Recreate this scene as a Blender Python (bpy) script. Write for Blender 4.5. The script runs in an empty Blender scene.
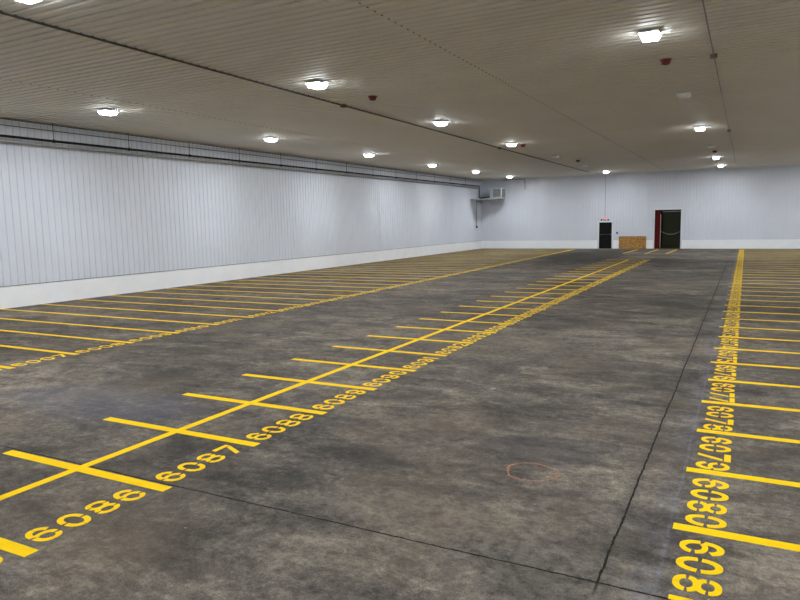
import bpy, bmesh, math, random
from mathutils import Matrix, Vector
random.seed(7)
sc = bpy.context.scene
col = sc.collection

# ------------------------------------------------------------ camera, world, exposure
FPX, YAW, PITCH, ROLL, CAMH = 658.789, math.radians(27.681), math.radians(-6.758), math.radians(-1.145), 2.5
cy, sy, cp, sp = math.cos(YAW), math.sin(YAW), math.cos(PITCH), math.sin(PITCH)
fw = Vector((-sy * cp, cy * cp, sp)); rr = Vector((cy, sy, 0)); uu = rr.cross(fw)
cr, sr = math.cos(ROLL), math.sin(ROLL)
r2 = cr * rr + sr * uu; u2 = -sr * rr + cr * uu
cam_d = bpy.data.cameras.new('camera'); cam = bpy.data.objects.new('camera', cam_d); col.objects.link(cam)
cam.matrix_world = Matrix(((r2.x, u2.x, -fw.x, 0), (r2.y, u2.y, -fw.y, 0), (r2.z, u2.z, -fw.z, CAMH), (0, 0, 0, 1)))
cam_d.sensor_width = 36; cam_d.lens = FPX / 800 * 36; cam_d.clip_start = 0.05; cam_d.clip_end = 300
sc.camera = cam
w = bpy.data.worlds.new('world'); sc.world = w; w.use_nodes = True
w.node_tree.nodes['Background'].inputs[0].default_value = (0.5, 0.55, 0.6, 1)
w.node_tree.nodes['Background'].inputs[1].default_value = 0.0
sc.view_settings.view_transform = 'Standard'; sc.view_settings.look = 'None'
sc.view_settings.gamma = 1; sc.view_settings.use_curve_mapping = False
sc.view_settings.exposure = 1.9
LAMP = 168.0                      # emission of the lit lenses
LAMP_COL = (0.93, 0.975, 1.0, 1)

# ------------------------------------------------------------ dimensions
XL, XR, YB, YF, ZC = -20.92, 9.2, 55.82, -9.0, 6.02
KH = 0.69                         # white kerb height
PITCHR = 0.2439                   # panel rib pitch

# ------------------------------------------------------------ materials
def mat(name, base, rough=0.5, metal=0.0, emit=None, strength=0, spec=0.5, var=0.0, vscale=3.0, bump=0.0, bscale=40):
    m = bpy.data.materials.new(name); m.use_nodes = True
    nt = m.node_tree; b = nt.nodes['Principled BSDF']
    b.inputs['Base Color'].default_value = (*base, 1); b.inputs['Roughness'].default_value = rough
    b.inputs['Metallic'].default_value = metal; b.inputs['Specular IOR Level'].default_value = spec
    if emit:
        b.inputs['Emission Color'].default_value = emit; b.inputs['Emission Strength'].default_value = strength
    tc = nt.nodes.new('ShaderNodeTexCoord')
    if var > 0:
        n = nt.nodes.new('ShaderNodeTexNoise'); n.inputs['Scale'].default_value = vscale; n.inputs['Detail'].default_value = 5
        nt.links.new(tc.outputs['Object'], n.inputs['Vector'])
        r = nt.nodes.new('ShaderNodeValToRGB'); r.color_ramp.elements[0].position = 0.3; r.color_ramp.elements[1].position = 0.7
        r.color_ramp.elements[0].color = (*[c * (1 - var) for c in base], 1)
        r.color_ramp.elements[1].color = (*[min(1, c * (1 + var)) for c in base], 1)
        nt.links.new(n.outputs['Fac'], r.inputs[0]); nt.links.new(r.outputs[0], b.inputs['Base Color'])
    if bump > 0:
        n = nt.nodes.new('ShaderNodeTexNoise'); n.inputs['Scale'].default_value = bscale; n.inputs['Detail'].default_value = 4
        nt.links.new(tc.outputs['Object'], n.inputs['Vector'])
        bp = nt.nodes.new('ShaderNodeBump'); bp.inputs['Strength'].default_value = bump; bp.inputs['Distance'].default_value = 0.005
        nt.links.new(n.outputs['Fac'], bp.inputs['Height']); nt.links.new(bp.outputs[0], b.inputs['Normal'])
    return m

M = {}
M['panel'] = mat('white_wall_panel', (0.69, 0.72, 0.80), 0.38, var=0.03, vscale=0.5)
M['ceil'] = mat('white_ceiling_panel', (0.72, 0.69, 0.64), 0.55, spec=0.25, var=0.04, vscale=0.4)
M['kerb'] = mat('white_kerb_paint', (0.93, 0.945, 0.985), 0.45, var=0.03, vscale=1.2, bump=0.2, bscale=12)
M['trim'] = mat('white_trim', (0.75, 0.77, 0.80), 0.4, var=0.02)
M['housing'] = mat('lamp_housing', (0.75, 0.76, 0.76), 0.4, var=0.02)
M['lens'] = mat('lit_lens', (0.9, 0.9, 0.9), 0.4, emit=LAMP_COL, strength=LAMP)
M['lens_side'] = mat('lens_side', (0.9, 0.9, 0.9), 0.4, emit=LAMP_COL, strength=10.0)
M['lens_off'] = mat('unlit_lens', (0.9, 0.9, 0.9), 0.3, var=0.03, vscale=8)
M['black'] = mat('black_paint', (0.006, 0.006, 0.0065), 0.6, spec=0.15, var=0.1)
M['blackpipe'] = mat('black_pipe', (0.008, 0.008, 0.009), 0.6, spec=0.2, var=0.1)
M['greypipe'] = mat('grey_pipe', (0.30, 0.31, 0.31), 0.4, metal=0.4, var=0.1)
M['darkpipe'] = mat('dark_conduit', (0.06, 0.055, 0.05), 0.5, var=0.15)
M['conduit'] = mat('steel_conduit', (0.16, 0.15, 0.14), 0.4, metal=0.3, var=0.1)
M['screw'] = mat('screw_head', (0.10, 0.09, 0.08), 0.5, var=0.1)
M['red'] = mat('red_plastic', (0.15, 0.006, 0.006), 0.4, var=0.05)
M['redpanel'] = mat('red_painted_steel', (0.085, 0.003, 0.003), 0.6, spec=0.15, var=0.15, vscale=6)
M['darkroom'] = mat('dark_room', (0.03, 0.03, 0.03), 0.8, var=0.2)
M['yellow'] = mat('yellow_floor_paint', (0.97, 0.60, 0.002), 0.8, spec=0.1, var=0.07, vscale=9, bump=0.3, bscale=60)
M['galv'] = mat('galvanised', (0.42, 0.44, 0.44), 0.4, metal=0.3, var=0.08)
M['grille'] = mat('unit_grille', (0.10, 0.11, 0.11), 0.5, var=0.1)
M['chain'] = mat('pale_chain', (0.55, 0.52, 0.45), 0.4, metal=0.3)
M['exit_face'] = mat('exit_face', (0.85, 0.75, 0.75), 0.4, emit=(1.0, 0.5, 0.45, 1), strength=0.05)
M['exit_red'] = mat('exit_letters', (0.7, 0.03, 0.03), 0.4, emit=(1.0, 0.04, 0.03, 1), strength=0.25)

def strip_mat():
    m = bpy.data.materials.new('vinyl_strip'); m.use_nodes = True; nt = m.node_tree; b = nt.nodes['Principled BSDF']
    b.inputs['Base Color'].default_value = (0.016, 0.021, 0.006, 1); b.inputs['Roughness'].default_value = 0.28
    b.inputs['Transmission Weight'].default_value = 0.3; b.inputs['IOR'].default_value = 1.3
    return m
M['strip'] = strip_mat()

def osb_mat():
    m = bpy.data.materials.new('osb_board'); m.use_nodes = True; nt = m.node_tree; b = nt.nodes['Principled BSDF']
    tc = nt.nodes.new('ShaderNodeTexCoord'); mp = nt.nodes.new('ShaderNodeMapping'); mp.inputs['Scale'].default_value = (5, 5, 14)
    v = nt.nodes.new('ShaderNodeTexVoronoi'); v.inputs['Scale'].default_value = 2.2
    nt.links.new(tc.outputs['Object'], mp.inputs[0]); nt.links.new(mp.outputs[0], v.inputs['Vector'])
    n = nt.nodes.new('ShaderNodeTexNoise'); n.inputs['Scale'].default_value = 1.2; n.inputs['Detail'].default_value = 6
    nt.links.new(mp.outputs[0], n.inputs['Vector'])
    mx = nt.nodes.new('ShaderNodeMix'); mx.inputs[0].default_value = 0.5
    nt.links.new(v.outputs['Color'], mx.inputs[2]); nt.links.new(n.outputs['Fac'], mx.inputs[3])
    r = nt.nodes.new('ShaderNodeValToRGB'); r.color_ramp.elements[0].color = (0.17, 0.07, 0.01, 1); r.color_ramp.elements[1].color = (0.58, 0.31, 0.08, 1)
    r.color_ramp.elements[0].position = 0.3; r.color_ramp.elements[1].position = 0.7
    nt.links.new(mx.outputs[0], r.inputs[0]); nt.links.new(r.outputs[0], b.inputs['Base Color']); b.inputs['Roughness'].default_value = 0.7
    return m
M['osb'] = osb_mat()

def spray_mat():
    m = bpy.data.materials.new('orange_spray'); m.use_nodes = True; nt = m.node_tree; b = nt.nodes['Principled BSDF']
    b.inputs['Base Color'].default_value = (0.50, 0.20, 0.11, 1); b.inputs['Roughness'].default_value = 0.7
    tc = nt.nodes.new('ShaderNodeTexCoord'); n = nt.nodes.new('ShaderNodeTexNoise'); n.inputs['Scale'].default_value = 14; n.inputs['Detail'].default_value = 6
    nt.links.new(tc.outputs['Object'], n.inputs['Vector'])
    r = nt.nodes.new('ShaderNodeMapRange'); r.inputs[1].default_value = 0.35; r.inputs[2].default_value = 0.65; r.inputs[3].default_value = 0.1; r.inputs[4].default_value = 0.6
    nt.links.new(n.outputs['Fac'], r.inputs[0]); nt.links.new(r.outputs[0], b.inputs['Alpha'])
    return m
M['spray'] = spray_mat()

def floor_mat():
    m = bpy.data.materials.new('old_concrete'); m.use_nodes = True; nt = m.node_tree; b = nt.nodes['Principled BSDF']; L = nt.links
    tc = nt.nodes.new('ShaderNodeTexCoord'); P = tc.outputs['Object']
    def noise(scale, detail=6, rough=0.6, sx=1, sy_=1, dist=0.0):
        mp = nt.nodes.new('ShaderNodeMapping'); mp.inputs['Scale'].default_value = (sx, sy_, 1); L.new(P, mp.inputs[0])
        n = nt.nodes.new('ShaderNodeTexNoise'); n.inputs['Scale'].default_value = scale; n.inputs['Detail'].default_value = detail
        n.inputs['Roughness'].default_value = rough; n.inputs['Distortion'].default_value = dist
        L.new(mp.outputs[0], n.inputs['Vector']); return n.outputs['Fac']
    def mth(op, a, b_=None, c=None, clamp=False):
        n = nt.nodes.new('ShaderNodeMath'); n.operation = op; n.use_clamp = clamp
        for i, v in enumerate((a, b_, c)):
            if v is None: continue
            if isinstance(v, (int, float)): n.inputs[i].default_value = v
            else: L.new(v, n.inputs[i])
        return n.outputs[0]
    def rng(v, a, b_, c=0.0, d=1.0, smooth=False):
        n = nt.nodes.new('ShaderNodeMapRange'); n.inputs[1].default_value = a; n.inputs[2].default_value = b_; n.inputs[3].default_value = c; n.inputs[4].default_value = d
        if smooth: n.interpolation_type = 'SMOOTHSTEP'
        L.new(v, n.inputs[0]); return n.outputs[0]
    def mixc(f, a, b_):
        n = nt.nodes.new('ShaderNodeMix'); n.data_type = 'RGBA'
        if isinstance(f, (int, float)): n.inputs[0].default_value = f
        else: L.new(f, n.inputs[0])
        for i, v in ((6, a), (7, b_)):
            if isinstance(v, tuple): n.inputs[i].default_value = (*v, 1)
            else: L.new(v, n.inputs[i])
        return n.outputs[2]
    sep = nt.nodes.new('ShaderNodeSeparateXYZ'); L.new(P, sep.inputs[0]); X, Y = sep.outputs[0], sep.outputs[1]
    big = noise(0.28, 4, 0.55, 0.8, 1.0); med = noise(1.3, 8, 0.68, 0.75, 1.2, 0.6); fine = noise(9, 8, 0.75); grit = noise(70, 4, 0.7)
    streak = noise(2.2, 6, 0.7, 0.35, 2.2, 0.4)
    v = mth('ADD', mth('MULTIPLY', big, 0.26), mth('MULTIPLY', med, 0.40))
    v = mth('ADD', v, mth('MULTIPLY', fine, 0.24)); v = mth('ADD', v, mth('MULTIPLY', streak, 0.10))
    v = mth('ADD', v, mth('MULTIPLY', mth('SUBTRACT', grit, 0.5), 0.22))
    ramp = nt.nodes.new('ShaderNodeValToRGB'); L.new(v, ramp.inputs[0]); e = ramp.color_ramp.elements
    e[0].position = 0.425; e[0].color = (0.038, 0.034, 0.029, 1); e[1].position = 0.60; e[1].color = (0.252, 0.216, 0.175, 1)
    a = e.new(0.485); a.color = (0.086, 0.074, 0.064, 1); a = e.new(0.535); a.color = (0.140, 0.120, 0.098, 1)
    c = ramp.outputs[0]
    # blotchy aggregate: crisp cloudy mottling at hand size and finer
    m1 = rng(noise(4.5, 10, 0.82, 1, 1.15, 0.8), 0.38, 0.62, 0.72, 1.34); m2 = rng(noise(22, 6, 0.8), 0.36, 0.64, 0.74, 1.28)
    vm = nt.nodes.new('ShaderNodeVectorMath'); vm.operation = 'SCALE'; L.new(c, vm.inputs[0]); L.new(mth("MULTIPLY", mth("MULTIPLY", m1, m2), 1.06), vm.inputs['Scale']); c = vm.outputs[0]
    # brownish and bluish tint patches
    c = mixc(mth('MULTIPLY', rng(noise(0.5, 5, 0.6), 0.48, 0.66), 0.4), c, (0.15, 0.115, 0.08))
    c = mixc(mth('MULTIPLY', rng(noise(0.9, 5, 0.6, 1, 1.4), 0.58, 0.72), 0.25), c, (0.085, 0.085, 0.10))
    # pale scuffs
    sc_ = mth('MULTIPLY', rng(noise(3.2, 9, 0.8, 1, 1.5, 1.2), 0.60, 0.72), rng(noise(0.7, 3), 0.45, 0.62))
    c = mixc(mth('MULTIPLY', sc_, 0.6), c, (0.30, 0.275, 0.23))
    # old dark stain in front of the far wall and a dark belt across the hall
    def blob(x, y, rx, ry):
        dx = mth('DIVIDE', mth('SUBTRACT', X, x), rx); dy = mth('DIVIDE', mth('SUBTRACT', Y, y), ry)
        d = mth('SQRT', mth('ADD', mth('MULTIPLY', dx, dx), mth('MULTIPLY', dy, dy)))
        return rng(mth('ADD', d, mth('MULTIPLY', mth('SUBTRACT', med, 0.5), 1.2)), 0.6, 1.15, 1, 0, True)
    c = mixc(mth('MULTIPLY', blob(-9.2, 45.0, 2.6, 9.0), 0.6), c, (0.028, 0.024, 0.020))
    c = mixc(mth('MULTIPLY', blob(-4.5, 40.0, 5.5, 2.3), 0.5), c, (0.032, 0.027, 0.022))
    c = mixc(mth('MULTIPLY', blob(-1.9, 6.9, 0.8, 0.45), 0.35), c, (0.05, 0.045, 0.05))
    for (bx, by, rx, ry, k, cc) in ((-3.27, 9.11, 0.05, 0.14, 0.7, (0.42, 0.40, 0.36)), (-6.4, 8.05, 0.05, 0.10, 0.5, (0.40, 0.38, 0.34)), (-4.45, 7.3, 0.45, 0.28, 0.55, (0.24, 0.205, 0.15)),
                                   (-3.9, 12.2, 2.0, 1.6, 0.35, (0.20, 0.17, 0.135)), (-2.3, 4.9, 1.3, 0.45, 0.35, (0.21, 0.18, 0.145)), (-1.1, 4.2, 1.0, 0.6, 0.3, (0.22, 0.195, 0.16))):
        c = mixc(mth('MULTIPLY', mth('MULTIPLY', blob(bx, by, rx, ry), rng(fine, 0.38, 0.58)), k), c, cc)
    # bluish grime left of the middle row and the chalk line beside the right numbers
    c = mixc(mth('MULTIPLY', blob(-8.2, 6.2, 2.0, 0.8), 0.30), c, (0.11, 0.12, 0.17))
    wob = mth('MULTIPLY', mth('SUBTRACT', noise(1.2, 3), 0.5), 0.05)
    chalk = mth('MULTIPLY', rng(mth('ABSOLUTE', mth('ADD', mth('ADD', X, 0.455), wob)), 0.0, 0.022, 1, 0), rng(fine, 0.40, 0.6))
    c = mixc(mth('MULTIPLY', chalk, 0.35), c, (0.22, 0.24, 0.34))
    c = mixc(mth('MULTIPLY', mth('MULTIPLY', rng(mth('ABSOLUTE', mth('ADD', X, 0.52)), 0.02, 0.16, 1, 0, True), rng(med, 0.4, 0.6)), 0.22), c, (0.16, 0.17, 0.25))
    # saw-cut joints with broken edges
    jit = mth('ADD', mth('MULTIPLY', mth('SUBTRACT', noise(5, 8, 0.8), 0.5), 0.05), mth('MULTIPLY', mth('SUBTRACT', noise(0.8, 2), 0.5), 0.03))
    edge = rng(noise(11, 4), 0.3, 0.7, 0.005, 0.0125)
    d1 = mth('ABSOLUTE', mth('ADD', mth('SUBTRACT', Y, 4.41), jit))
    d2 = mth('ABSOLUTE', mth('ADD', mth('ADD', X, 0.82), jit))
    def line(d, wd): return mth('LESS_THAN', d, wd)
    far = rng(Y, 34, 42, 1, 0); near = rng(Y, 4.2, 4.42, 0.0, 1)
    j2 = mth('MULTIPLY', mth('MULTIPLY', line(d2, edge), far), near)
    joint = mth('MAXIMUM', line(d1, edge), j2)
    rim = mth('MULTIPLY', mth('MAXIMUM', rng(d1, 0.01, 0.09, 1, 0, True), mth('MULTIPLY', mth('MULTIPLY', rng(d2, 0.01, 0.12, 1, 0, True), far), near)), rng(med, 0.42, 0.58))
    c = mixc(mth('MULTIPLY', rim, 0.3), c, (0.05, 0.045, 0.04))
    c = mixc(joint, c, (0.008, 0.007, 0.006))
    # tiny pale specks
    vo = nt.nodes.new('ShaderNodeTexVoronoi'); vo.inputs['Scale'].default_value = 2.3; L.new(P, vo.inputs['Vector'])
    sp_ = mth('MULTIPLY', mth('LESS_THAN', vo.outputs['Distance'], 0.022), mth('GREATER_THAN', fine, 0.5))
    c = mixc(mth('MULTIPLY', sp_, 0.6), c, (0.5, 0.48, 0.42))
    L.new(c, b.inputs['Base Color'])
    L.new(rng(v, 0.4, 0.62, 0.7, 0.9), b.inputs['Roughness']); b.inputs['Specular IOR Level'].default_value = 0.12
    h = mth('SUBTRACT', mth('ADD', mth('MULTIPLY', fine, 0.5), mth('MULTIPLY', grit, 0.25)), mth('MULTIPLY', joint, 2.0))
    bp = nt.nodes.new('ShaderNodeBump'); bp.inputs['Strength'].default_value = 0.5; bp.inputs['Distance'].default_value = 0.006
    L.new(h, bp.inputs['Height']); L.new(bp.outputs[0], b.inputs['Normal'])
    return m
M['floor'] = floor_mat()

# ------------------------------------------------------------ mesh helpers
class MB:
    def __init__(s): s.v = []; s.f = []
    def poly(s, pts):
        n = len(s.v); s.v += [tuple(p) for p in pts]; s.f.append(list(range(n, n + len(pts))))
    def box(s, x0, x1, y0, y1, z0, z1):
        n = len(s.v)
        s.v += [(x0, y0, z0), (x1, y0, z0), (x1, y1, z0), (x0, y1, z0), (x0, y0, z1), (x1, y0, z1), (x1, y1, z1), (x0, y1, z1)]
        for q in ((0, 3, 2, 1), (4, 5, 6, 7), (0, 1, 5, 4), (1, 2, 6, 5), (2, 3, 7, 6), (3, 0, 4, 7)): s.f.append([n + i for i in q])
        return s
    def frustum(s, a, za, b, zb, k=1.0):       # rectangular section: half size a at za, b at zb (zb > za), k = y / x
        n = len(s.v)
        for (h, z) in ((a, za), (b, zb)): s.v += [(-h, -h * k, z), (h, -h * k, z), (h, h * k, z), (-h, h * k, z)]
        for q in ((0, 3, 2, 1), (4, 5, 6, 7), (0, 1, 5, 4), (1, 2, 6, 5), (2, 3, 7, 6), (3, 0, 4, 7)): s.f.append([n + i for i in q])
        return s
    def tube(s, pts, r, n=10, cap=True):
        pts = [Vector(p) for p in pts]; rings = []
        for i, p in enumerate(pts):
            d = (pts[min(i + 1, len(pts) - 1)] - pts[max(i - 1, 0)]).normalized()
            up = Vector((0, 0, 1)) if abs(d.z) < 0.9 else Vector((1, 0, 0))
            a = d.cross(up).normalized(); b = a.cross(d)
            k = len(s.v)
            for j in range(n):
                t = 2 * math.pi * j / n; s.v.append(tuple(p + r * (math.cos(t) * a + math.sin(t) * b)))
            rings.append(k)
        for i in range(len(rings) - 1):
            for j in range(n):
                s.f.append([rings[i] + j, rings[i] + (j + 1) % n, rings[i + 1] + (j + 1) % n, rings[i + 1] + j])
        if cap:
            s.f.append([rings[0] + j for j in range(n)][::-1]); s.f.append([rings[-1] + j for j in range(n)])
        return s
    def disc(s, x, y, z0, z1, r0, r1, n=20):
        k = len(s.v)
        for (r, z) in ((r0, z0), (r1, z1)):
            for j in range(n): t = 2 * math.pi * j / n; s.v.append((x + r * math.cos(t), y + r * math.sin(t), z))
        for j in range(n): s.f.append([k + j, k + (j + 1) % n, k + n + (j + 1) % n, k + n + j])
        s.f.append([k + j for j in range(n)][::-1]); s.f.append([k + n + j for j in range(n)])
        return s
    def slab(s, pts, z0, z1):            # thin painted film from a 2D outline
        k = len(s.v); n = len(pts)
        s.v += [(p[0], p[1], z0) for p in pts] + [(p[0], p[1], z1) for p in pts]
        s.f.append([k + n + i for i in range(n)]); s.f.append([k + i for i in range(n)][::-1])
        for i in range(n): s.f.append([k + i, k + (i + 1) % n, k + n + (i + 1) % n, k + n + i])
    def mesh(s, name, m, recalc=True):
        me = bpy.data.meshes.new(name); me.from_pydata(s.v, [], s.f); me.materials.append(m)
        if recalc:
            bm = bmesh.new(); bm.from_mesh(me); bmesh.ops.recalc_face_normals(bm, faces=bm.faces); bm.to_mesh(me); bm.free()
        return me
    def build(s, name, m, parent=None, loc=(0, 0, 0), recalc=True):
        o = bpy.data.objects.new(name, s.mesh(name, m, recalc)); col.objects.link(o); o.location = loc
        if parent: o.parent = parent
        return o
def structure(o): o['kind'] = 'structure'; return o
def tag(o, label, cat, group=None):
    o['label'] = label; o['category'] = cat
    if group: o['group'] = group
    return o
def empty(name, loc=(0, 0, 0)):
    o = bpy.data.objects.new(name, None); col.objects.link(o); o.location = loc; o.empty_display_size = 0.2; return o
def bevel(o, w=0.006, seg=2):
    b = o.modifiers.new('bevel', 'BEVEL'); b.width = w; b.segments = seg; b.limit_method = 'ANGLE'; return o

# ribbed panel profile: list of (t, depth)
def profile(t0, t1, h, rb=0.075, rt=0.03, off=0.0):
    pts = [(t0, 0.0)]; k = math.ceil((t0 - off) / PITCHR)
    while True:
        c = off + k * PITCHR; k += 1
        if c + rb / 2 >= t1: break
        if c - rb / 2 <= t0: continue
        pts += [(c - rb / 2, 0.0), (c - rt / 2, h), (c + rt / 2, h), (c + rb / 2, 0.0)]
    pts.append((t1, 0.0)); return pts

# ------------------------------------------------------------ structure: floor, walls, ceiling
mb = MB(); mb.box(XL - 0.3, XR + 0.3, YF - 0.3, YB + 4.3, -0.2, 0.0)
structure(mb.build('floor', M['floor']))

# ceiling: pans face the hall, ribs run across it, sheet ends lap at x = -15.6, -10.8, -5.7, -0.75, 4.2
prof = profile(YF, YB + 0.2, -0.045, 0.085, 0.060)
mb = MB(); cuts = [XL - 0.2, -15.6, -10.8, -5.65, -0.75, 4.2, XR + 0.2]
for i in range(len(cuts) - 1):
    dz = 0.004 * (i % 2); a, b = cuts[i], cuts[i + 1] + 0.03
    for j in range(len(prof) - 1):
        (p, d0), (q, d1) = prof[j], prof[j + 1]
        mb.poly([(a, p, ZC - d0 - dz), (b, p, ZC - d0 - dz), (b, q, ZC - d1 - dz), (a, q, ZC - d1 - dz)])
ceil = structure(mb.build('ceiling', M['ceil']))
mb = MB(); mb.box(XL - 0.3, XR + 0.3, YF - 0.3, YB + 0.4, ZC + 0.06, ZC + 0.2)
structure(mb.build('ceiling_deck', M['darkroom'], ceil))
mb = MB()
for xx in (-15.6, -10.8, -5.65, 4.2):
    for k in range(int((YB - YF) / PITCHR)):
        c = math.ceil(YF / PITCHR) * PITCHR + k * PITCHR
        if c > YB - 0.1: break
        mb.box(xx - 0.012, xx + 0.012, c + 0.05, c + 0.10, ZC - 0.012, ZC + 0.002)
structure(mb.build('screw_row', M['screw'], ceil))

WT = ZC - 0.006                        # wall sheets stop just under the ceiling pans
def ribbed_x(name, xf, y0, y1, z0, z1, sgn):    # wall facing +x (sgn=1) or -x
    mb = MB(); pr = profile(y0, y1, -0.022, 0.05, 0.030)
    for j in range(len(pr) - 1):
        (p, d0), (q, d1) = pr[j], pr[j + 1]
        mb.poly([(xf + sgn * d0, p, z0), (xf + sgn * d0, p, z1), (xf + sgn * d1, q, z1), (xf + sgn * d1, q, z0)])
    mb.box(*sorted((xf - sgn * 0.03, xf - sgn * 0.2)), y0, y1, 0, z1)
    return structure(mb.build(name, M['panel']))
ribbed_x('wall_left', XL, YF, YB, KH, ZC - 0.045, 1)
ribbed_x('wall_right', XR, YF, YB, KH, WT, -1)
def ribbed_y(name, yf, segs, sgn):     # wall facing -y (sgn=-1) or +y; segs = (x0,x1,z0,z1)
    mb = MB()
    for (x0, x1, z0, z1) in segs:
        pr = profile(x0, x1, -0.022, 0.05, 0.030)
        for j in range(len(pr) - 1):
            (p, d0), (q, d1) = pr[j], pr[j + 1]
            mb.poly([(p, yf + sgn * d0, z0), (q, yf + sgn * d1, z0), (q, yf + sgn * d1, z1), (p, yf + sgn * d0, z1)])
        mb.box(x0, x1, *sorted((yf - sgn * 0.03, yf - sgn * 0.2)), z0 if z0 > KH else 0, z1)
    return structure(mb.build(name, M['panel']))
D1 = (-10.68, -9.66, 2.13); D2 = (-6.40, -4.49, 3.03)
ribbed_y('wall_back', YB, [(XL, D1[0], KH, WT), (D1[0], D1[1], D1[2], WT), (D1[1], D2[0], KH, WT), (D2[0], D2[1], D2[2], WT), (D2[1], XR, KH, WT)], -1)
ribbed_y('wall_front', YF, [(XL, XR, KH, WT)], 1)
# white painted kerbs, sloped top
def kerb_x(name, xf, y0, y1, sgn):
    mb = MB(); a = xf + sgn * 0.075; p = [(xf - sgn * 0.028, 0), (a, 0), (a, KH - 0.02), (xf - sgn * 0.028, KH)]
    mb.poly([(u, y0, v) for u, v in p]); mb.poly([(u, y1, v) for u, v in p])
    for i in range(4):
        (u, v), (u1, v1) = p[i], p[(i + 1) % 4]; mb.poly([(u, y0, v), (u1, y0, v1), (u1, y1, v1), (u, y1, v)])
    return structure(mb.build(name, M['kerb']))
kerb_x('baseboard_left', XL, YF, YB, 1); kerb_x('baseboard_right', XR, YF, YB, -1)
def kerb_y(name, yf, segs, sgn):
    mb = MB()
    for x0, x1 in segs: mb.box(x0, x1, *sorted((yf - sgn * 0.028, yf + sgn * 0.075)), 0, KH)
    return structure(mb.build(name, M['kerb']))
kerb_y('baseboard_back', YB, [(XL, D1[0] - 0.12), (D1[1] + 0.12, D2[0] - 0.1), (D2[1] + 0.1, XR)], -1)
kerb_y('baseboard_front', YF, [(XL, XR)], 1)
# thin darker strips standing in for the shadow gap over each kerb
mb = MB(); mb.box(XL + 0.001, XL + 0.024, YF, YB, KH + 0.002, KH + 0.022); structure(mb.build('shadow_gap_1', M['conduit']))
mb = MB()
for x0, x1 in ((XL, D1[0] - 0.12), (D1[1] + 0.12, D2[0] - 0.1), (D2[1] + 0.1, XR)): mb.box(x0, x1, YB - 0.02, YB - 0.001, KH + 0.002, KH + 0.018)
structure(mb.build('shadow_gap_2', M['galv']))
mb = MB(); mb.box(XL + 0.05, XR, YB - 0.09, YB - 0.02, ZC - 0.07, ZC - 0.006); structure(mb.build('trim_3', M['trim']))

# ------------------------------------------------------------ doors
d = structure(empty('door_1', ((D1[0] + D1[1]) / 2, YB, 0)))
hw = (D1[1] - D1[0]) / 2
mb = MB(); mb.box(-hw - 0.12, -hw, -0.09, 0.14, 0, D1[2] + 0.12); mb.box(hw, hw + 0.12, -0.09, 0.14, 0, D1[2] + 0.12); mb.box(-hw, hw, -0.09, 0.14, D1[2], D1[2] + 0.12)
structure(mb.build('door_frame', M['trim'], d))
mb = MB(); mb.box(-hw + 0.004, hw - 0.004, 0.03, 0.08, 0.01, D1[2] - 0.005); pan = structure(mb.build('door_panel', M['black'], d))
mb = MB(); mb.tube([(-hw + 0.1, -0.04, 1.14), (-hw + 0.1, -0.04, 1.145), (hw - 0.1, -0.04, 1.145)], 0.022); mb.box(-hw + 0.08, -hw + 0.16, -0.04, 0.03, 1.09, 1.2); mb.box(hw - 0.16, hw - 0.08, -0.04, 0.03, 1.09, 1.2)
structure(mb.build("push_bar", M["darkpipe"], pan))
d = structure(empty('door_2', ((D2[0] + D2[1]) / 2, YB, 0)))
hw = (D2[1] - D2[0]) / 2; H2 = D2[2]
mb = MB(); mb.box(-hw - 0.1, -hw, -0.085, 0.25, 0, H2 + 0.1); mb.box(hw, hw + 0.1, -0.085, 0.25, 0, H2 + 0.1); mb.box(-hw, hw, -0.085, 0.25, H2, H2 + 0.1)
structure(mb.build('door_frame', M['trim'], d))
mb = MB(); mb.box(-hw + 0.002, -hw + 0.41, 0.02, 0.10, 0.01, H2 - 0.1)
for z in (0.6, 1.2, 1.8, 2.4): mb.box(-hw + 0.03, -hw + 0.38, 0.005, 0.02, z, z + 0.05)
structure(mb.build('door_panel', M['redpanel'], d))
mb = MB(); mb.box(-hw + 0.412, -hw + 0.45, 0.0, 0.10, 0.01, H2 - 0.35); structure(mb.build('panel_edge', M['chain'], d))
mb = MB(); mb.box(-hw + 0.002, hw - 0.002, 0.0, 0.10, H2 - 0.095, H2 - 0.002); structure(mb.build('head_rail', M['black'], d))
# dim room beyond
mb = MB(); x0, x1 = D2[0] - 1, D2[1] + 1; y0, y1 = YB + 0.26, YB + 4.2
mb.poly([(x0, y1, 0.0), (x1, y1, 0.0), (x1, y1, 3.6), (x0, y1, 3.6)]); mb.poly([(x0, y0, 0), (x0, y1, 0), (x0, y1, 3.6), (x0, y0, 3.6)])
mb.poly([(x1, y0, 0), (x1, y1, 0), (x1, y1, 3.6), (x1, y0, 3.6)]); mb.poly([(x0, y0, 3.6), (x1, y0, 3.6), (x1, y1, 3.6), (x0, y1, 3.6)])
structure(mb.build('wall_beyond', M['darkroom'], recalc=False))
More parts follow.
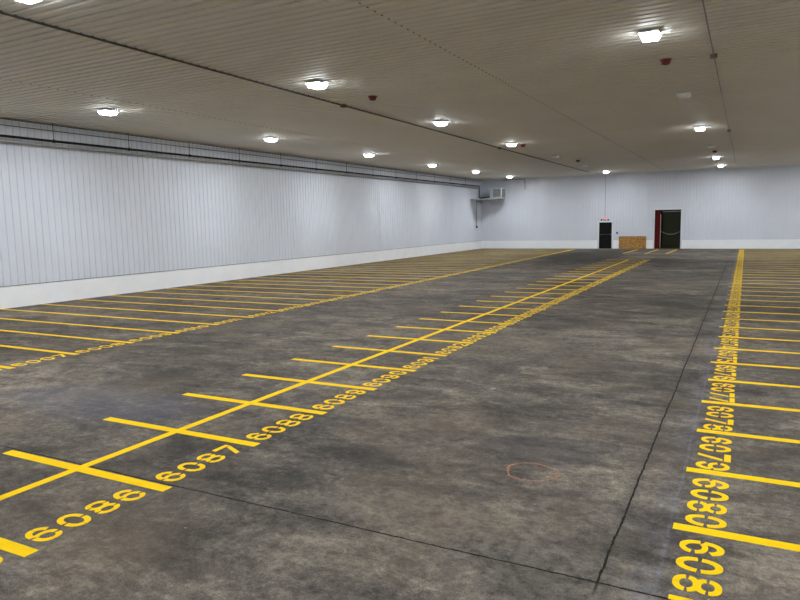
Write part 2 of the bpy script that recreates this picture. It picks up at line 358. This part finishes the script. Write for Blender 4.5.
# strip curtain
cur = tag(empty('strip_curtain', (-5.19, YB + 0.16, 0)), 'dark green vinyl strip curtain hanging in the tall doorway beside the red panel', 'curtain')
mb = MB(); mb.box(-0.68, 0.68, 0.0, 0.05, H2 - 0.16, H2 - 0.10); mb.build('hanging_rail', M['galv'], cur)
for i in range(7):
    x = -0.63 + i * 0.195; mb = MB(); n = 9
    for k in range(n - 1):
        za, zb = 0.06 + (H2 - 0.22) * k / (n - 1), 0.06 + (H2 - 0.22) * (k + 1) / (n - 1)
        ya = -0.025 * (i % 2) + 0.012 * math.sin(k * 0.8 + i); yb = -0.025 * (i % 2) + 0.012 * math.sin((k + 1) * 0.8 + i)
        mb.poly([(x, ya, za), (x + 0.17, ya + 0.01, za), (x + 0.17, yb + 0.01, zb), (x, yb, zb)])
    o = mb.build('strip', M['strip'], cur, recalc=False); s = o.modifiers.new('thick', 'SOLIDIFY'); s.thickness = 0.004
def chain(name, xa, xb, y, z, sag, label, m, parts=28, r=0.013):
    root = MB()
    for k in range(parts):
        t = (k + 0.5) / parts; x = xa + (xb - xa) * t; zz = z - sag * 4 * t * (1 - t)
        L = (xb - xa) / parts * 0.72; sl = -sag * 4 * (1 - 2 * t) / (xb - xa)
        pts = []
        for q in range(9):
            a = 2 * math.pi * q / 8; du = L * math.cos(a) * 0.9; dv = 0.022 * math.sin(a)
            if k % 2: pts.append((x + du, y + dv, zz + sl * du))
            else: pts.append((x + du, y, zz + sl * du + dv))
        root.tube(pts, r * 0.6, 6, False)
    return tag(root.build(name, m), label, 'chain')
chain('safety_chain', -5.90, -4.50, YB - 0.02, 1.36, 0.24, 'pale slack chain looped across the tall doorway with the red panel', M['chain'])

# ------------------------------------------------------------ things on the back wall
o = MB().box(-1.045, 1.045, -0.02, 0.02, 0, 0.99).build('oriented_strand_board', M['osb'], None, (-8.045, YB - 0.10, 0.0))
bevel(o, 0.003); tag(o, 'low orange brown chipboard sheet against the far wall between the two doors', 'board')

ex = tag(empty('exit_sign', (-10.22, YB, 2.36)), 'red and white EXIT sign with twin lamps above the black door', 'sign')
MB().box(-0.17, 0.17, -0.10, -0.02, 0.0, 0.22).build('sign_box', M['exit_face'], ex)
bpy.data.fonts  # default font
def text_mesh(s, size, depth, m, parent, name, loc, rot):
    cu = bpy.data.curves.new(name, 'FONT'); cu.body = s; cu.size = size; cu.extrude = depth; cu.align_x = 'CENTER'; cu.align_y = 'CENTER'; cu.offset = size * 0.02
    t = bpy.data.objects.new('t', cu); col.objects.link(t); dg = bpy.context.evaluated_depsgraph_get()
    me = bpy.data.meshes.new_from_object(t.evaluated_get(dg)); bpy.data.objects.remove(t); me.materials.clear(); me.materials.append(m)
    o = bpy.data.objects.new(name, me); col.objects.link(o); o.parent = parent; o.location = loc; o.rotation_euler = rot; return o
text_mesh('EXIT', 0.155, 0.004, M['exit_red'], ex, 'lettering', (0, -0.103, 0.11), (math.pi / 2, 0, 0))
for s in (-1, 1):
    mb = MB(); mb.tube([(s * 0.17, -0.06, 0.03), (s * 0.25, -0.08, -0.01)], 0.012); mb.tube([(s * 0.26, -0.05, -0.015), (s * 0.28, -0.16, -0.04)], 0.055, 14)
    mb.build('emergency_lamp', M['black'], ex)
MB().box(-0.12, 0.12, -0.09, -0.017, -0.075, 0.0).build('battery_box', M['red'], ex)
MB().tube([(0, -0.035, 0.22), (0, -0.035, ZC - 0.03 - 2.36)], 0.011).build('conduit', M['conduit'], ex)

o = MB().box(-0.055, 0.055, -0.07, -0.016, -0.08, 0.08).build('wall_switch', M['black'], None, (-9.25, YB, 1.27)); bevel(o)
tag(o, 'small black switch box on the white wall right of the black door', 'switch')

# wall hung air unit on its platform, far left corner
un = tag(empty('air_unit', (-18.93, 54.5, 4.30)), 'grey louvred air handling unit high in the far left corner', 'air unit')
b_ = MB().box(-0.50, 0.50, -0.5, 0.5, 0.005, 0.90).build('casing', M['galv'], un); bevel(b_, 0.015)
mb = MB()
mb.box(-0.25, 0.42, -0.515, -0.501, 0.12, 0.80); mb.box(0.501, 0.515, -0.4, 0.4, 0.12, 0.8)
mb.build('grille', M['grille'], un)
mb = MB()
for k in range(6): mb.box(-0.24, 0.41, -0.535, -0.516, 0.17 + k * 0.11, 0.185 + k * 0.11)
for k in range(6): mb.box(0.516, 0.53, -0.39, 0.39, 0.17 + k * 0.11, 0.185 + k * 0.11)
mb.build('louvre', M['galv'], un)
pf = tag(empty('wall_platform', (-19.85, YB, 4.25)), 'thin grey bracket platform under the louvred air unit, far left corner', 'platform')
MB().box(-0.98, 1.02, -2.85, -0.017, 0.0, 0.05).build('deck', M['galv'], pf)
for s in (-0.9, 0.9):
    MB().tube([(s, -1.5, 0.0), (s, -0.03, -0.35)], 0.02, 8).build('bracket', M['galv'], pf)

# left wall pipes with hangers from the ceiling
XP = -20.56
bp_ = tag(empty('black_pipe', (XP, 0, 5.40)), 'thick black pipe on rod hangers running high along the left wall', 'pipe')
mb = MB(); mb.tube([(0, YF + 0.2, 0.0), (0, 20, 0.0), (0, 54.3, 0.03), (0, 54.35, -0.02), (0, 54.35, -0.95), (0.05, 54.35, -1.0), (1.0, 54.35, -0.92)], 0.042, 12)
mb.build('pipe_run', M['blackpipe'], bp_)
y = 14.58 - 3.05 * 7
while y < 54:
    mb = MB(); mb.tube([(0, y, 0.04), (0, y, ZC - 5.40 - 0.02)], 0.009, 8); mb.box(-0.05, 0.05, y - 0.03, y + 0.03, -0.055, -0.045); mb.tube([(-0.05, y, -0.05), (-0.03, y, 0.06), (0.03, y, 0.06), (0.05, y, -0.05)], 0.01, 6)
    if y > YF + 0.3: mb.build('hanger', M['blackpipe'], bp_)
    y += 3.05
gp = MB(); gp.tube([(0, YF + 0.2, 0), (0, 20, 0.0), (0, 54.6, 0.04)], 0.028, 10)
tag(gp.build('grey_pipe', M['greypipe'], None, (XP - 0.2, 0, 5.24)), 'slimmer grey pipe just under the thick black pipe on the left wall', 'pipe')
gp = MB(); gp.tube([(0, YF + 0.2, 0), (0, 54.6, 0.04)], 0.013, 8)
tag(gp.build('thin_conduit', M['darkpipe'], None, (XL + 0.04, 0, 5.77)), 'thin dark conduit near the ceiling above the black pipe, left wall', 'conduit')

# cable drop with a small box at the far end of the left wall
cb = tag(empty('cable_drop', (XL + 0.03, 54.5, 0)), 'thin cable drop ending in a small dark box, far end of left wall', 'cable')
MB().tube([(0, 0, 4.3), (0, 0, 2.02)], 0.014).build('cable', M['darkpipe'], cb)
MB().box(-0.012, 0.08, -0.07, 0.07, 1.86, 2.02).build('junction_box', M['black'], cb)
cb = MB().tube([(-18.9, YB - 0.12, 5.93), (-16.95, YB - 0.12, 5.93), (-16.92, YB - 0.12, 5.9), (-16.92, YB - 0.05, 5.05)], 0.022)
tag(cb.build('bent_conduit', M['darkpipe']), 'dark conduit under the ceiling dropping down the far wall, left side', 'conduit')

# ceiling conduits
def ceiling_conduit(x, boxes, m, r, label):
    root = tag(empty('ceiling_conduit', (x, 0, ZC - 0.035)), label, 'conduit')
    MB().tube([(0, YF + 0.3, 0), (0, 20, 0.0), (0, 52, 0)], r, 8).build('conduit_run', m, root)
    for yb_ in boxes: MB().box(-0.07, 0.07, yb_ - 0.07, yb_ + 0.07, -0.05, 0.03).build('junction_box', m, root)
ceiling_conduit(-10.8, (17.2, 31.4), M['darkpipe'], 0.022, 'dark conduit line along the ceiling between left and middle light rows')
ceiling_conduit(-0.76, (16.5, 31.0), M['conduit'], 0.015, 'grey conduit line along the ceiling right of the right light row')

# ------------------------------------------------------------ ceiling lights
def make_light(lit):
    root = empty('ceiling_light', (0, 0, ZC - 0.005)); MB().box(-0.09, 0.09, -0.09, 0.09, -0.026, 0).build('mount', M['housing'], root)
    o = MB().frustum(0.195, -0.066, 0.175, -0.026, 1.3).build('housing', M['housing'], root); bevel(o, 0.008)
    o = MB().frustum(0.135, -0.14, 0.17, -0.067, 1.33).build('lens', M['lens_side'] if lit else M['lens_off'], root)
    if lit:                            # the bottom face of the diffuser sits under the LEDs and carries most of the light
        o.data.materials.append(M['lens'])
        for p in o.data.polygons:
            if p.normal.z < -0.9: p.material_index = 1
    MB().box(0.19, 0.40, -0.05, 0.05, -0.06, -0.026).build('driver_box', M['housing'], root)
    return root
def copy_tree(root):
    c = root.copy(); col.objects.link(c)
    for k, v in enumerate(list(root.children)):
        x = v.copy(); col.objects.link(x); x.parent = c
    return c
proto = {}
ROWS = [(-17.0, 'light row along left wall'), (-9.5, 'middle light row'), (-1.7, 'right hand light row'), (6.0, None)]
YS = [-8.2, -1.1, 6.44, 13.8, 21.4, 29.1, 36.9, 44.0, 51.1]
AT = {(0, 3): (-16.85, 13.77), (0, 4): (-17.04, 21.6), (0, 5): (-17.05, 29.44), (0, 6): (-17.15, 37.3), (0, 7): (-16.95, 44.16), (0, 8): (-16.8, 51.2),
      (1, 2): (-9.44, 6.4), (1, 3): (-9.51, 13.94), (1, 4): (-9.58, 21.59), (1, 5): (-9.58, 29.45), (1, 6): (-9.43, 36.63), (1, 7): (-9.42, 44.2), (1, 8): (-9.34, 51.07),
      (2, 3): (-1.74, 13.67), (2, 4): (-1.69, 20.71), (2, 5): (-1.73, 28.8), (2, 6): (-1.67, 36.58), (2, 7): (-1.71, 43.7), (2, 8): (-1.67, 50.94)}
OFF = {(1, 6), (1, 7), (2, 4), (2, 6)}
ORD = ['nearest', 'second', 'third', 'fourth', 'fifth', 'sixth', 'seventh']
first_vis = {0: 3, 1: 2, 2: 3}
for ri, (x, rn) in enumerate(ROWS):
    for yi, y in enumerate(YS):
        lit = (ri, yi) not in OFF
        if lit not in proto: o = proto[lit] = make_light(lit)
        else: o = copy_tree(proto[lit])
        x_, y_ = AT.get((ri, yi), (x, y))
        o.location = (x_ * 1.013, y_ * 1.013, ZC - 0.005)
        if ri in first_vis and yi >= first_vis[ri]:
            k = yi - first_vis[ri]; last = yi == len(YS) - 1
            pos = 'farthest' if last else (ORD[k] if k == 0 else ORD[k] + ' from the camera')
            tag(o, ('glowing' if lit else 'unlit') + ' boxy ceiling lamp, ' + pos + ', ' + rn, 'ceiling light', 'boxy lamps on the ceiling')
        else:
            tag(o, 'glowing boxy ceiling lamp outside the photographed view', 'ceiling light', 'ceiling lamps outside the view')

# fire beacons
bproto = None
for (x, y, lab) in [(-1.7, 16.1, 'red alarm beacon on the ceiling below the nearest right row lamp'),
                    (-9.22, 16.2, 'dark red alarm beacon on the ceiling near the second middle row lamp'),
                    (-9.26, 30.2, 'tiny dark alarm beacon right beside a lit middle row lamp'),
                    (-9.0, 40.3, 'tiny dark alarm beacon between the two unlit middle row lamps'),
                    (-1.62, 39.6, 'tiny dark alarm beacon in the right light row near the far wall')]:
    if bproto is None:
        o = bproto = empty('alarm_beacon')
        p = MB().disc(0, 0, -0.02, 0.0, 0.125, 0.13, 24).build('base', M['red'], o)
        mb = MB(); mb.disc(0, 0, -0.105, -0.02, 0.085, 0.118, 24); mb.build('body', M['red'], o)
        mb = MB(); mb.disc(0, 0, -0.12, -0.105, 0.03, 0.045, 16); mb.build('strobe_lens', M['darkpipe'], o)
    else: o = copy_tree(bproto)
    o.location = (x * 1.022, y * 1.022, ZC - 0.005); tag(o, lab, 'alarm', 'alarm beacons on the ceiling')

_u = ['', 'first', 'second', 'third', 'fourth', 'fifth', 'sixth', 'seventh', 'eighth', 'ninth', 'tenth', 'eleventh', 'twelfth', 'thirteenth', 'fourteenth', 'fifteenth', 'sixteenth', 'seventeenth', 'eighteenth', 'nineteenth']
def nth(n):
    if n < 20: return _u[n]
    t = {2: ('twentieth', 'twenty'), 3: ('thirtieth', 'thirty'), 4: ('fortieth', 'forty')}[n // 10]
    return t[0] if n % 10 == 0 else t[1] + '-' + _u[n % 10]
# ------------------------------------------------------------ floor paint: glyphs
GW, GH, T = 0.222, 0.312, 0.052
def sector(cx, cy_, rx, ry, t, a0, a1, e=2.25, n=10, tx=None):
    out = []; inn = []
    tx = t if tx is None else tx
    for i in range(n + 1):
        a = math.radians(a0 + (a1 - a0) * i / n); c, s = math.cos(a), math.sin(a)
        k = (abs(c) ** e + abs(s) ** e) ** (-1 / e)
        out.append((cx + rx * k * c, cy_ + ry * k * s)); inn.append((cx + (rx - tx) * k * c, cy_ + (ry - t) * k * s))
    return [out[i:i + 2] + inn[i:i + 2][::-1] for i in range(n)]
def rect(a, b, c, d): return [[(a, c), (b, c), (b, d), (a, d)]]
cx0, cy0, RX, RY = GW / 2, GH / 2, GW / 2, GH / 2
RB = 0.100; RTb = 0.088
def g0(): return sum([sector(cx0, cy0, RX, RY, T, a, b) for a, b in ((6, 88.5), (91.5, 174), (186, 268.5), (271.5, 354))], [])
def g6(): return (sector(cx0, cy0, RX, RY, T, 28, 88.5) + sector(cx0, cy0, RX, RY, T, 91.5, 174) + sector(cx0, cy0, RX, RY, T, 186, 268.5)
                  + sector(cx0, RB, RX, RB, 0.042, 271.5, 350, tx=T) + sector(cx0, RB, RX, RB, 0.042, 10, 138, tx=T))
def rot180(g): return [[(GW - x, GH - y) for x, y in p] for p in g]
def g8():
    a = sector(cx0, GH - RTb, RX * 0.93, RTb, 0.045, 6, 88.5, tx=0.05) + sector(cx0, GH - RTb, RX * 0.93, RTb, 0.045, 91.5, 174, tx=0.05)
    b = sector(cx0, RTb, RX, RTb, 0.045, 186, 268.5, tx=0.052) + sector(cx0, RTb, RX, RTb, 0.045, 271.5, 354, tx=0.052)
    c = sector(cx0, GH - RTb, RX * 0.93, RTb, 0.045, 190, 350, tx=0.05) + sector(cx0, RTb, RX, RTb, 0.045, 10, 170, tx=0.052)
    return a + b + c
def g7(): return rect(0.0, GW, GH - 0.062, GH) + [[(0.045, 0), (0.105, 0), (GW - 0.005, GH - 0.076), (GW - 0.065, GH - 0.076)]]
def g1(): return rect(cx0 - 0.029, cx0 + 0.029, 0, GH * 0.48) + rect(cx0 - 0.029, cx0 + 0.029, GH * 0.52, GH) + [[(cx0 - 0.075, GH - 0.075), (cx0 - 0.035, GH - 0.09), (cx0 - 0.035, GH - 0.01)]]
def g2(): return sector(cx0, GH - 0.092, RX, 0.092, 0.048, 92, 180, tx=T) + sector(cx0, GH - 0.092, RX, 0.092, 0.048, -25, 88, tx=T) + [[(0.0, 0.062), (0.075, 0.062), (GW - 0.005, GH - 0.135), (GW - 0.062, GH - 0.15)]] + rect(0, GW, 0, 0.052)
def g3(): return (sector(cx0, GH - RTb, RX * 0.95, RTb, 0.045, -60, 80, tx=0.052) + sector(cx0, GH - RTb, RX * 0.95, RTb, 0.045, 86, 160, tx=0.052)
                  + sector(cx0, RTb, RX, RTb, 0.045, -80, 60, tx=0.052) + sector(cx0, RTb, RX, RTb, 0.045, 200, 274, tx=0.052) + rect(cx0 - 0.03, cx0 + 0.03, GH / 2 - 0.022, GH / 2 + 0.022))
def g4(): return rect(0.14, 0.197, 0, GH) + rect(0, 0.128, 0.06, 0.11) + rect(0.204, GW, 0.06, 0.11) + [[(0.0, 0.12), (0.055, 0.12), (0.128, GH - 0.07), (0.128, GH)]]
def g5(): return rect(0.01, GW - 0.01, GH - 0.055, GH) + rect(0.01, 0.062, 0.16, GH - 0.063) + sector(cx0, 0.1, RX, 0.1, 0.048, -86, 110, tx=T) + sector(cx0, 0.1, RX, 0.1, 0.048, 195, 268, tx=T)
G = {'0': g0(), '1': g1(), '2': g2(), '3': g3(), '4': g4(), '5': g5(), '6': g6(), '7': g7(), '8': g8(), '9': rot180(g6())}
PZ0, PZ1 = 0.0, 0.0016
def glyph_mesh(ch, ox=0.0, mb=None):
    mb = mb or MB()
    for k, p in enumerate(G[ch]): mb.slab([(x + ox - GW / 2, y) for x, y in p], PZ0, PZ1 + 0.00001 * k)
    return mb
DIG = {c: glyph_mesh(c).mesh('digit', M['yellow']) for c in G}
ADV = 0.287
def offs(txt):                          # a 1 is narrow, so it and what follows close up
    out = []; x = 0.0
    for c in txt:
        if c == '1': x -= 0.21
        out.append((x, c)); x += 1.0
        if c == '1': x -= 0.21
    return out
def bay_number(txt, x, y, rz, label, group, detail):
    # origin at baseline start; local +x is the reading direction, +y is up
    if detail:
        root = empty('bay_number', (x, y, 0)); root.rotation_euler = (0, 0, rz)
        for i, c in offs(txt):
            o = bpy.data.objects.new('digit', DIG[c]); col.objects.link(o); o.parent = root
            o.location = ((i) * ADV, random.uniform(-0.004, 0.004), 0); o.rotation_euler = (0, 0, random.uniform(-0.012, 0.012))
    else:
        mb = MB()
        for i, c in offs(txt): glyph_mesh(c, i * ADV, mb)
        root = mb.build('bay_number', M['yellow'], None, (x, y, 0)); root.rotation_euler = (0, 0, rz)
    return tag(root, label, 'painted number', group)
def bay_line(x0, y0, x1, y1, wd, label, group, z=PZ1 + 0.0006, name='bay_line', cat='painted line'):
    d_ = Vector((x1 - x0, y1 - y0)); L_ = d_.length; a = math.atan2(d_.y, d_.x)
    mb = MB(); n = max(2, int(L_ / 0.5)); up = []; dn = []
    for i in range(n + 1):
        t = L_ * i / n; up.append((t, wd / 2 + random.uniform(-0.002, 0.002))); dn.append((t, -wd / 2 + random.uniform(-0.002, 0.002)))
    for i in range(n): mb.slab([dn[i], dn[i + 1], up[i + 1], up[i]], 0.0, z)
    o = mb.build(name, M['yellow'], None, (x0, y0, 0)); o.rotation_euler = (0, 0, a)
    return tag(o, label, cat, group)
S = 1.357
def near(x, y): return math.hypot(x, y) < 24
# middle row: numbers read away from the camera, tops towards the left wall
MIDY = {-1: 2.95, 0: 4.315, 1: 5.68}
def midy(k): return MIDY.get(k, 4.331 + k * S)
KM = 27
for k in range(-1, KM + 1):
    y = midy(k); j = 0.02 if k > 1 else 0.0
    xa = -7.33 if k <= 0 else -7.39; xb = -4.82 if k <= 0 else -4.86
    nb = 6086 + k
    bay_line(xa + random.uniform(-j, j), y, xb + random.uniform(-j, j), y + 0.0, 0.122,
             nth(k + 2) + ' yellow cross line of the middle row, counted from the camera, before number %d' % (nb + 1), 'bay lines of the middle row')
for k in range(-2, KM):
    # bay k lies between line k and line k+1
    y = midy(k) if k >= -1 else midy(-1) - S
    bay_number(str(6087 + k), -4.895, y + 0.25, math.pi / 2,
               'yellow stencilled %d, %s number of the middle row from the camera' % (6087 + k, nth(k + 3)), 'painted numbers of the middle row', near(-5, y))
bay_line(-6.11, -4.0, -6.11, 41.0, 0.108, 'long yellow line running through all bay lines of the middle row', None, z=PZ1 + 0.0012, name='dividing_line')
# right row: numbers read towards the camera, tops to the right
KR = 37
for k in range(0, KR):
    y = 5.54 + k * S; j = 0.02 if k > 1 else 0.0
    nb = 6080 - k
    bay_line(-0.435 + random.uniform(-j, j), y, 8.9, y, 0.115,
             nth(k + 1) + ' yellow bay line of the right row from the camera, below number %d' % nb, 'bay lines of the right row')
for k in range(0, KR):
    n = 6081 - k                   # bay between line k-1 and line k
    y = 5.54 + k * S
    bay_number(str(n), -0.362, y - 0.30, -math.pi / 2, 'yellow stencilled %d, %s number of the right row from the camera' % (n, nth(k + 1)),
               'painted numbers of the right row', near(-0.2, y))
# left row along the left wall: numbers read away from the camera
SL = 1.345
def leftx(y): return -11.72 - 0.009 * (y - 7.1)
KL = 35
for k in range(-1, KL + 1):
    y = 7.13 + k * SL; n = 6007 + k; x = leftx(y)
    bay_line(XL + 0.09, y, x + random.uniform(-0.02, 0.02), y, 0.115,
             nth(k + 2) + ' yellow bay line from the camera in the row along the left wall', 'bay lines of the left row')
    if k < KL:
        bay_number(str(n), x - 0.05, y + 0.25, math.pi / 2, 'yellow stencilled %s number from the camera in the row along the left wall' % nth(k + 2),
                   'painted numbers of the left row', near(-12, y))
# walkway dashes in front of the far doors
for (x0, x1, lab) in ((-7.52, -7.40, 'short yellow dash in front of the chipboard sheet, leftmost of three'),
                      (-6.06, -5.92, 'short yellow dash before the red door panel, middle of three'),
                      (-4.72, -4.58, 'short yellow dash before the right jamb of the tall doorway')):
    bay_line(x0, 47.9, x1, 54.3, 0.11, lab, 'walkway dashes by the far doors', name='walkway_dash')

# orange spray circle
mb = MB(); n = 48; pr = []
for i in range(n):
    a = 2 * math.pi * i / n; r = 0.255 + 0.012 * math.sin(3 * a + 1) + 0.006 * math.sin(5 * a); wd = 0.013 + 0.004 * math.sin(4 * a + 2)
    pr.append(((r - wd) * math.cos(a), (r - wd) * 0.9 * math.sin(a), (r + wd) * math.cos(a), (r + wd) * 0.9 * math.sin(a)))
for i in range(n):
    a, b = pr[i], pr[(i + 1) % n]; mb.slab([(a[0], a[1]), (a[2], a[3]), (b[2], b[3]), (b[0], b[1])], 0.0005, 0.0012)
tag(mb.build('spray_circle', M['spray'], None, (-1.80, 6.19, 0)), 'faint orange spray painted ring on bare concrete between the number rows', 'painted ring')
